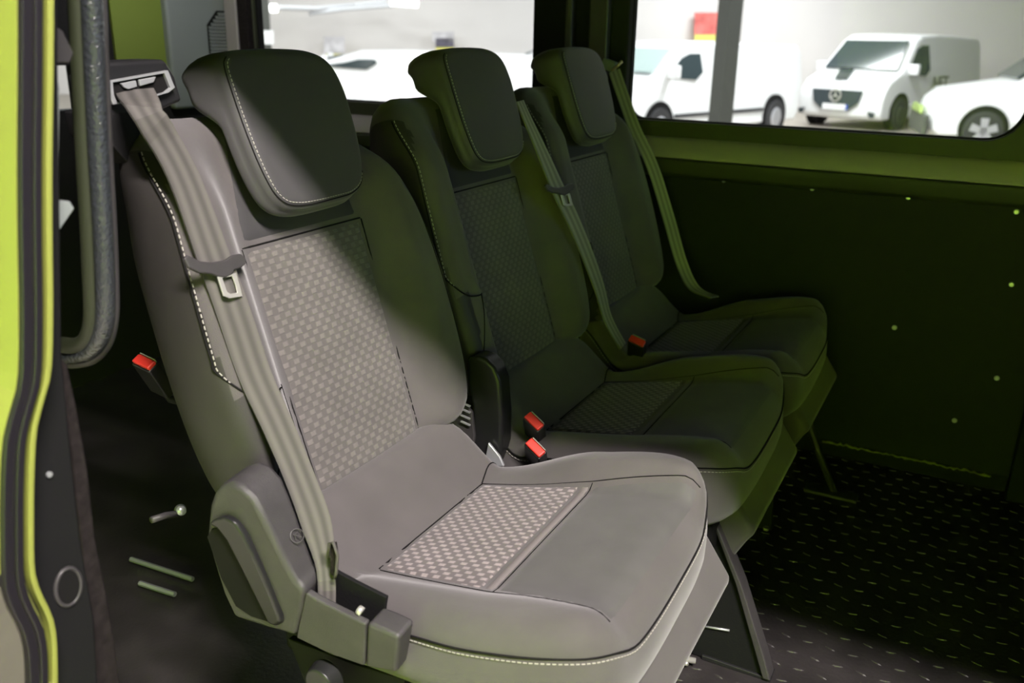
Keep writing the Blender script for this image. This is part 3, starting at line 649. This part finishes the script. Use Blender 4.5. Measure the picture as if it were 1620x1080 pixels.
so = Yt(shell_px); si = [Vector((p.x-.004, yi, p.z+.004)) for p in so]
loft('recliner_cover', so, si, 'shield', sc, bevel=.009, seg=4)
front_px = [(483, 937), (500, 948), (530, 966), (580, 986), (580, 1056), (520, 1034), (469, 1009)]
ba = Yt([(483, 938), (500, 948), (530, 964), (578, 988), (576, 1054), (520, 1034), (468, 1009)])
loft('socket_wall', ba, [Vector((p.x, p.y+.010, p.z+.002)) for p in ba], 'shield', sc, bevel=.003)
bi = [Vector((p.x, yi+.004, p.z+.012)) for p in ba]
loft('socket_inner_wall', bi, [Vector((p.x, yi+.010, p.z)) for p in bi], 'black', sc, bevel=.001)
MB().box((ba[6].x+.012, ba[4].y+.012, ba[4].z+.012), (ba[4].x-.004, yi+.004, ba[4].z+.02)).build('socket_floor', 'black', sc)
nb = Yt([(580, 986), (606, 996), (631, 1008), (627, 1066), (577, 1056)])
loft('front_cap', nb, [Vector((p.x, yi-.004, p.z+.004)) for p in nb], 'shield', sc, bevel=.006, seg=4)
bx = at(573, 968, 'y', -.30); MB().cyl(bx, (-1, 0, .3), .006, .006, 12).build('anchor_bolt', 'chrome', sc, smooth=True)
hp = [(334, 824), (344, 816), (360, 812), (376, 820), (392, 842), (410, 880), (428, 922), (447, 968), (449, 980), (440, 986), (430, 982), (414, 950), (392, 905), (364, 850), (350, 832)]
ho = [p+Vector((0, -.008, 0)) for p in Yt(hp)]; loft('lever_recess_shade', [p+Vector((0, -.0015, 0)) for p in Yt([(329, 848), (336, 836), (352, 832), (430, 984), (398, 974), (374, 958), (350, 912)])], [p+Vector((0, .004, 0)) for p in Yt([(329, 848), (336, 836), (352, 832), (430, 984), (398, 974), (374, 958), (350, 912)])], 'seam', sc, bevel=.001)  # flat dark slab beside the lever paints the shade of its cavity
loft('recline_lever', ho, [Vector((p.x+.002, p.y+.016, p.z-.004)) for p in ho], 'plastic_gloss', sc, bevel=.005, seg=3, label='smooth black recline lever')
gr = Yp([(346, 824), (366, 858), (392, 905), (415, 950), (432, 978)], yo-.014)
MB().tube(gr, .0012, 6).build('lever_edge', 'lime_in', sc, smooth=True) if False else None
e_ = at(470, 847, 'y', -.29); ax_ = Vector((.75, -.35, .55)).normalized(); u_ = ax_.orthogonal().normalized(); v_ = ax_.cross(u_)
mb = MB(); mb.tube([e_+(u_*math.cos(t)+v_*math.sin(t))*.0085 for t in np.linspace(0, 2*PI, 25)[:-1]], .0007, 5, closed=True)
mb.tube([e_-u_*.005, e_+v_*.003, e_+u_*.005], .0007, 5); mb.tube([e_-v_*.006, e_+v_*.005], .0007, 5); mb.build('moulded_mark', 'shield', sc)
# lower round knob and bracket below the cover
kn = at(520, 1068, 'y', -.28); mb = MB(); mb.cyl(kn, (0, -1, 0), .026, .022, 32, .022); mb.build('hinge_knob', 'plastic_gloss', sc, bevel=.003)
MB().prism(Yp([(455, 1010), (560, 1050), (640, 1075), (640, 1180), (520, 1180)], -.25), (0, .012, 0)).build('side_bracket', 'black', sc, bevel=.002)

# black shield between near and middle seats
ms = part_root('hinge_cover', (0, .27, .36), seat); ms['label'] = 'glossy black curved hinge cover'
o_ = Yp([(738, 568), (752, 562), (768, 568), (782, 582), (790, 605), (794, 660), (793, 715), (786, 736), (752, 736), (745, 700), (746, 640), (738, 600)], .262)
loft('cover_shell', o_, [Vector((p.x, .305, p.z)) for p in o_], 'plastic_gloss', ms, bevel=.008, seg=4)
g_ = Yp([(716, 640), (734, 640), (746, 652), (750, 690), (744, 735), (716, 700)], .25)
loft('vent_insert', g_, [Vector((p.x, .258, p.z)) for p in g_], 'plastic', ms, bevel=.002)
for k in range(4):
    a_ = at(738, 640+k*10, 'y', .246); MB().box((-.012, -.002, -.0012), (.008, .002, .0012), Matrix.Rotation(.2, 3, 'Y'), a_).build('vent_rib', 'silver', ms)
pl = at(778, 712, 'y', .25); MB().prism(Yp([(772, 700), (790, 722), (797, 738), (780, 738), (768, 720)], .252), (0, .006, 0)).build('hinge_plate', 'silver', ms, bevel=.002)

# legs
def leg(par, label, foot): return part_root('leg', foot, par)
L1 = leg(seat, 'dark plate leg under the near cushion standing on the ribbed floor', (.5, .41, 0))
MB().prism([(.40, .395, .30), (.435, .395, .285), (.485, .395, .19), (.535, .395, .06), (.556, .395, .006), (.41, .395, .0), (.405, .395, .12)], (0, .014, 0)).build('leg_plate', 'black', L1, bevel=.003)
MB().prism([(.425, .385, .295), (.437, .385, .287), (.49, .385, .185), (.545, .385, .05), (.560, .385, .006), (.546, .385, .006), (.478, .385, .185)], (0, .036, 0)).build('leg_flange', 'plastic', L1, bevel=.003)
MB().prism([(.43, .39, .0), (.56, .39, .0), (.56, .39, .007), (.43, .39, .010)], (0, .035, 0)).build('foot_plate', 'plastic_gloss', L1, bevel=.002)
MB().tube([at(1040, 1030, 'z', .02), at(1075, 1040, 'z', .018), at(1100, 1045, 'z', .014)], .006, 8).build('foot_lever', 'chrome', L1, smooth=True)
for q_ in ((1063, 1052), (1085, 1050), (1210, 1060)):
    MB().cyl(at(*q_, 'z', .008), (0, 0, 1), .006, .006, 10, .004).build('floor_bolt', 'chrome', L1, smooth=True)
MB().tube([at(1110, 990, 'y', .393), at(1154, 997, 'y', .393)], .0022, 6).build('leg_rod', 'silver', L1, smooth=True)
L2 = leg(s3, 'thin dark strut under the middle seat, left of the side wall', (.54, 1.2, 0))
MB().tube([at(1262, 610, 'y', 1.2), at(1270, 640, 'y', 1.2), at(1295, 715, 'y', 1.2), (.542, 1.2, .004)], .009, 8).build('strut', 'plastic', L2, smooth=True)
MB().box((.47, 1.17, 0), (.60, 1.22, .008)).build('foot_plate', 'plastic', L2, bevel=.002)
L3 = leg(s2, 'dark rear leg plate below the middle seat', (.40, .95, 0))
MB().prism([(.30, .93, .3), (.42, .93, .3), (.44, .93, .0), (.34, .93, 0)], (0, .012, 0)).build('leg_plate', 'black', L3, bevel=.002)
MB().cyl((.43, .92, .005), (0, 0, 1), .007, .006, 10).build('floor_bolt', 'chrome', L3)
rl = thing('rear_leg_rail', (-.7, .1, .0), 'bright metal rails in the dark behind the near seat', 'rail')
for (a_, b_) in (((207, 884), (305, 916)), ((221, 922), (277, 940))):
    MB().tube([at(*a_, 'z', .012), at(*b_, 'z', .012)], .0055, 6).build('rail_strip', 'silver', rl)
q_ = at(285, 806, 'x', -.35); MB().tube([at(240, 822, 'x', -.35), at(262, 815, 'x', -.35), at(283, 812, 'x', -.35)], .006, 8).build('linkage', 'plastic', rl, smooth=True)
MB().cyl(q_, (1, -.5, .2), .010, .012, 16, .007).build('linkage_pin', 'silver', rl, smooth=True)

# ------------------------------------------------------------------ showroom hall outside
struct(MB().box((-45, -12, GZ-.1), (30, 50, GZ)), 'floor_hall', 'conc')
def hbox(r0, d0, z0, r1, d1, z1):
    mb = MB(); vs = [hall(r, d, z) for z in (z0, z1) for r, d in ((r0, d0), (r1, d0), (r1, d1), (r0, d1))]
    return mb.add(vs, [(0, 3, 2, 1), (4, 5, 6, 7), (0, 1, 5, 4), (1, 2, 6, 5), (2, 3, 7, 6), (3, 0, 4, 7)])
struct(hbox(-34, 25, GZ, 22, 25.3, 5), 'wall_hall_back', 'wall')
struct(hbox(-34, -8, GZ, -33.7, 25, 5), 'wall_hall_left', 'wall')
struct(hbox(-34, -8, 4.4, 22, 25.3, 4.6), 'ceiling_hall', 'ceil')
# column in front of the vans
def colm(px0, px1, D, name, label, z1=4.4):
    p0 = dep(px0, 90, D); p1 = dep(px1, 90, D); c_ = (p0+p1)/2; w_ = (p1-p0).length
    mb = MB(); R = Matrix.Rotation(math.radians(27.68+28), 3, 'Z'); h = w_/2/1.3
    mb.box((-h, -h, GZ), (h, h, z1), R, (c_.x, c_.y, 0)); o = mb.build(name, 'column', None, bevel=.02); o['label'] = label; o['category'] = 'column'; return o
colm(1130, 1167, 13.5, 'hall_column', 'grey hall column standing in front of the long white van')
colm(398, 432, 15, 'hall_column', 'grey hall column at the left end of the rear side window')
def poster(px0, py0, px1, py1, D, parts, label):
    r = thing('wall_poster', dep((px0+px1)/2, py1, D), label, 'poster', 'posters on the hall wall')
    for nm, a, b, c_, d_, m_ in parts:
        X_ = lambda t: px0+(px1-px0)*t; Y_ = lambda t: py0+(py1-py0)*t
        MB().prism([dep(X_(a), Y_(b), D), dep(X_(c_), Y_(b), D), dep(X_(c_), Y_(d_), D), dep(X_(a), Y_(d_), D)], HD*.03).build(nm, m_, r)
poster(1099, 20, 1135, 70, 23.2, [('red_sheet', 0, 0, 1, .7, 'p_red'), ('yellow_strip', 0, .68, 1, 1, 'p_yel')], 'red and yellow poster left of the column')
poster(684, 50, 718, 84, 23.2, [('pale_sheet', 0, 0, 1, .5, 'p_pale'), ('dark_sheet', .15, .3, 1, .75, 'p_dark'), ('yellow_strip', .15, .7, 1, 1, 'p_yel')], 'poster with yellow foot above the middle headrest')
poster(512, 58, 545, 102, 23.2, [('pale_sheet', 0, 0, 1, .62, 'p_pale'), ('yellow_strip', .1, .6, 1, 1, 'p_yel')], 'faded poster right of the near headrest top')
sg = MB().prism([dep(409, 48, 14.6), dep(432, 48, 14.6), dep(432, 70, 14.6), dep(409, 70, 14.6)], HD*.04).build('wall_sign', 'white'); sg['label'] = 'small pale square sign on the grey column'; sg['category'] = 'sign'
# lamps and conduits near the ceiling line
def tubelamp(a, b, D, label, r=.05, gl=True):
    rt = thing('tube_lamp', dep(*a, D), label, 'lamp', 'tube lamps in the hall'); MB().tube([dep(*a, D), dep(*b, D)], r, 10).build('lit_tube', 'lampw', rt, smooth=True)
    MB().tube([dep(a[0], a[1]-4, D), dep(b[0], b[1]-4, D)], r*.5, 8).build('lamp_body', 'conduit', rt)
tubelamp((618, 3), (661, 6), 21, 'bright short tube lamp at the top edge of the rear side window', .085)
tubelamp((428, 13), (438, 13), 20, 'glowing end of a tube lamp beside the grey column', .09)
cb = MB(); cb.tube([dep(438, 12, 20.2), dep(500, 14, 21), dep(560, 8, 22), dep(612, 3, 22)], .06, 8); cb.tube([dep(490, 22, 21), dep(540, 15, 21.5), dep(620, 9, 22)], .05, 8)
o = cb.build('ceiling_conduit', 'conduit'); o['label'] = 'pale ceiling conduit running from the left lamp'; o['category'] = 'conduit'

# parked vehicles
def make_van(px, py, D, yaw, label, L=4.9, Ht=1.92, W=1.9, opts=(), ws=0):
    """placed by the near front wheel seen at px,py and distance D; yaw = heading about z"""
    name = 'delivery_van'
    g = dep(px, py, D); R = Matrix.Rotation(yaw, 3, 'Z')
    side = 1 if 'left_near' in opts else -1                  # which flank faces us
    fx = L/2-.92; c_ = Vector((g.x, g.y, GZ))-R @ Vector((fx, side*W/2, 0))
    r = thing(name, c_, label, 'van'); T = lambda x, y, z: c_+R @ Vector((x, y, z))
    sc_ = Ht/1.92; h = L/2
    prof = [(-h, .38), (-h, 1.0), (-h+.03, 1.72*sc_), (-h+.16, 1.88*sc_), (-.2, 1.93*sc_), (h-1.75-ws, 1.90*sc_), (h-1.5-ws, 1.80*sc_), (h-.82-ws, 1.16), (h-.25, .98), (h-.06, .80), (h, .6), (h-.02, .30), (h-.1, .22), (-h+.1, .24)]
    def wy(z): return (W/2)*(1-.13*sms(1.0, 1.95, z)-.03*sms(.5, .2, z))
    mb = MB(); n = len(prof); ys = [-1, -.82, 0, .82, 1]
    vs = []
    for s_ in ys:
        for x, z in prof:
            k = 1 if abs(s_) < .9 else .985
            xx = x if x < h-1.9 else x-.13*abs(s_)**3*(1 if z < 1.1 else .5)
            vs.append(T(xx, wy(z)*s_, z*k if z > 1.7 else z))
    fs = [(a*n+k, a*n+(k+1) % n, (a+1)*n+(k+1) % n, (a+1)*n+k) for a in range(4) for k in range(n)]+[tuple(range(n)), tuple(4*n+k for k in range(n))]
    mb.add(vs, fs); body = mb.build('body', 'white', r, bevel=.05, seg=3)
    e = R @ Vector((0, 1, 0))
    wm = 'glass_pale' if 'pale' in opts else 'glass_dark'
    q = [(h-.86-ws, -.80), (h-.86-ws, .80), (h-1.49-ws, .70), (h-1.49-ws, -.70)]; zz = [1.20, 1.20, 1.76*sc_, 1.76*sc_]
    nrm = R @ Vector((.7, 0, .7)); MB().prism([T(x+.06-.13*abs(y/W*2)**3*.6, y*W/1.9, z) for (x, y), z in zip(q, zz)], nrm*.03).build('windscreen', wm, r)
    for s_ in (-1, 1):
        w4 = [(h-1.05, 1.13), (h-1.50, 1.62*sc_), (h-1.75, 1.70*sc_), (h-2.05, 1.70*sc_), (h-2.1, 1.2), (h-1.9, 1.08)]
        MB().prism([T(x-ws, s_*(wy(z)-.02), z) for x, z in w4], e*s_*.035).build('side_window', 'glass_dark', r)
        MB().box((-.06, -.12, -.11), (.06, .12, .11), R, T(h-1.12-ws, s_*(W/2+.08), 1.22)).build('mirror', 'white', r, bevel=.03)
        for fx_, nm in ((h-.92, 'f'), (-h+.95, 'r')):
            ce = T(fx_, s_*(W/2-.2), .33); ar = T(fx_, s_*(W/2-.1), .36)
            MB().cyl(ar, e*s_, .40, .115, 28).build('wheel_arch', 'black', r)
            wl = MB().cyl(ce, e*s_, .33, .24, 28).build('wheel', 'tyre', r, bevel=.03)
            if 'alloy' in opts:
                mb = MB()
                for k in range(5):
                    a = 2*PI*k/5+.3; d_ = R @ Vector((math.cos(a), 0, math.sin(a))); pe = R @ Vector((-math.sin(a), 0, math.cos(a)))
                    o3 = ce+e*s_*.235
                    mb.prism([o3+pe*.05, o3-pe*.05, o3+d_*.22-pe*.065, o3+d_*.22+pe*.065], e*s_*.02)
                mb.build('rim', 'rim', wl)
            else: MB().cyl(ce+e*s_*.235, e*s_, .2, .03, 24, .15).build('rim', 'rim' if 'dark_rim' not in opts else 'tyre', wl)
        MB().box((-h+1.4, -.01, -.03), (h-1.35, .01, .03), R, T(0, s_*(W/2-.0), .5)).build('side_moulding', 'tyre' if 'moulding' in opts else 'white', r, bevel=.005)
        # headlights
        hl = [(h-.10, .72), (h-.22, .82), (h-.62, .95), (h-.55, .84), (h-.25, .70)]
        MB().prism([T(x-.03, s_*(W/2-.03-.10*(x-(h-.62))/.5), z) for x, z in hl], e*s_*.03).build('headlight', 'glass_dark' if 'face' in opts else 'trim_grey', r)
        MB().prism([T(h-.04, s_*.70, .40), T(h-.04, s_*.86, .38), T(h-.06, s_*.84, .28), T(h-.04, s_*.76, .28)], R @ Vector((.03, 0, 0))).build('fog_lamp', 'glass_dark', r)
    if 'face' in opts:
        f = R @ Vector((.05, 0, 0))
        MB().prism([T(h-.03, -.56, .80), T(h-.03, .56, .80), T(h-.01, .50, .55), T(h-.0, .30, .40), T(h-.0, -.30, .40), T(h-.01, -.50, .55)], f).build('grille', 'glass_dark', r, bevel=.01)
        MB().prism([T(h+.052, -.26, .40), T(h+.052, .26, .40), T(h+.052, .26, .52), T(h+.052, -.26, .52)], f*.2).build('number_plate', 'white', r)
        MB().prism([T(h+.06, .26, .40), T(h+.06, .31, .40), T(h+.06, .31, .52), T(h+.06, .26, .52)], f*.2).build('plate_strip', 'blue', r)
        o3 = T(h+.06, 0, .69); yy = R @ Vector((0, 1, 0)); mb = MB(); mb.tube([o3+yy*.12*math.cos(t)+Vector((0, 0, .12*math.sin(t))) for t in np.linspace(0, 2*PI, 25)[:-1]], .016, 6, closed=True)
        for k in range(3):
            a = PI/2+2*PI*k/3; mb.tube([o3, o3+yy*.11*math.cos(a)+Vector((0, 0, .11*math.sin(a)))], [.02, .006], 6)
        mb.build('emblem', 'chrome', r)
        MB().prism([T(h-.80, -.10, 1.175), T(h-.80, -.42, 1.175), T(h-.24, -.22, 1.0), T(h-.24, .06, 1.0)], R @ Vector((.01, 0, .02))).build('bonnet_stripe', 'glass_dark', r)
        # side print
        cu = bpy.data.curves.new('side_lettering', 'FONT'); cu.body = 'NET'; cu.size = .42; cu.extrude = .005; cu.materials.append(M['ink']); t0_ = bpy.data.objects.new('lettering_source', cu); COL.objects.link(t0_); bpy.context.view_layer.update()
        me_ = bpy.data.meshes.new_from_object(t0_.evaluated_get(bpy.context.evaluated_depsgraph_get())); bpy.data.objects.remove(t0_); to = bpy.data.objects.new('side_lettering', me_); COL.objects.link(to); s_ = side
        xx = R @ Vector((-s_*-1*1.0, 0, 0)) ; xd = R @ Vector((1, 0, 0)) * (-1 if s_ > 0 else 1); zz_ = Vector((0, 0, 1)); nn = xd.cross(zz_)
        Mx = Matrix((xd, zz_, xd.cross(zz_))).transposed().to_4x4(); Mx.translation = T(h-2.3 if s_ > 0 else h-3.3, s_*(W/2+.01), .78)
        to.parent = r; to.matrix_parent_inverse = Matrix.Translation(c_).inverted(); to.matrix_basis = Mx
        MB().prism([T(x, s_*(W/2-.02), z) for x, z in ((h-1.9, .42), (h-3.4, .42), (h-3.3, .60), (h-2.1, .66))], e*s_*.035).build('green_panel', 'green_print', r)
    if 'grey_bumper' in opts:
        MB().prism([T(h-.05, W/2*s_, z) for s_, z in ((-.98, .2), (.98, .2), (.98, .56), (-.98, .56))], R @ Vector((.10, 0, 0))).build('bumper', 'column', r, bevel=.04)
        MB().prism([T(h+.02, W/2*s_, z) for s_, z in ((-.6, .56), (.6, .56), (.5, .70), (-.5, .70))], R @ Vector((.06, 0, 0))).build('bumper_insert', 'green_print', r, bevel=.02)
    return r
vd = math.atan2(HD.y, HD.x)                      # heading straight away from us
# van 1: flank towards us, nose left and slightly nearer
pf = dep(1042, 196, 14.8); pr_ = dep(1225, 181, 17.3); y1 = math.atan2((pf-pr_).y, (pf-pr_).x)
wb = (Vector((pf.x, pf.y, 0))-Vector((pr_.x, pr_.y, 0))).length
make_van(1042, 196, 14.8, y1, 'long white panel van behind the grey column, nose to the left', L=wb+1.87, Ht=1.70, opts=('left_near', 'pale', 'moulding'))
make_van(1422, 180, 18.6, vd+PI-math.radians(47), 'white van facing us with dark grille, right of the column', L=4.9, Ht=1.92, opts=('left_near', 'face', 'dark_rim'))
make_van(1558, 190, 15.3, vd+PI-math.radians(106), 'white van at the right window edge with grey bumper and alloy wheel', L=4.4, Ht=1.85, ws=.5, opts=('left_near', 'alloy', 'grey_bumper'))
make_van(500, 168, 17, vd+PI/2+math.radians(8), 'white van seen between the near and middle headrests', L=5.2, Ht=1.42, opts=('left_near',))
make_van(815, 158, 21.5, vd+PI/2-math.radians(12), 'white van whose nose shows between middle and farthest headrest', L=4.6, Ht=1.6, opts=('left_near',))

# unseen lime green van, added to bounce green light into the cabin
gv = thing('bounce_van', (1, -3.0, GZ), 'lime green van added out of view to bounce green light inside', 'van')
prof = [(-3.9, GZ+.25), (-2.25, GZ+.22), (-2.18, GZ+.6), (-2.15, GZ+1.1), (-2.25, GZ+1.5), (-2.42, GZ+1.92), (-2.6, GZ+2.0), (-3.7, GZ+2.0), (-3.95, GZ+1.5)]
MB().prism([(-3.2, y, z) for y, z in prof], (6.6, 0, 0)).build('body', 'lime_bounce', gv, bevel=.05, seg=3)
for x in (-2.1, 1.9):
    wl = MB().cyl((x, -2.3, GZ+.33), (0, 1, 0), .33, .14, 28).build('wheel', 'tyre', gv, bevel=.02); MB().cyl((x, -2.16, GZ+.33), (0, 1, 0), .2, .02, 20).build('rim', 'rim', wl)
MB().prism([(1.0, -2.265, GZ+1.2), (2.3, -2.265, GZ+1.2), (1.9, -2.42, GZ+1.75), (1.0, -2.42, GZ+1.75)], (0, .06, 0)).build('side_window', 'glass_dark', gv)
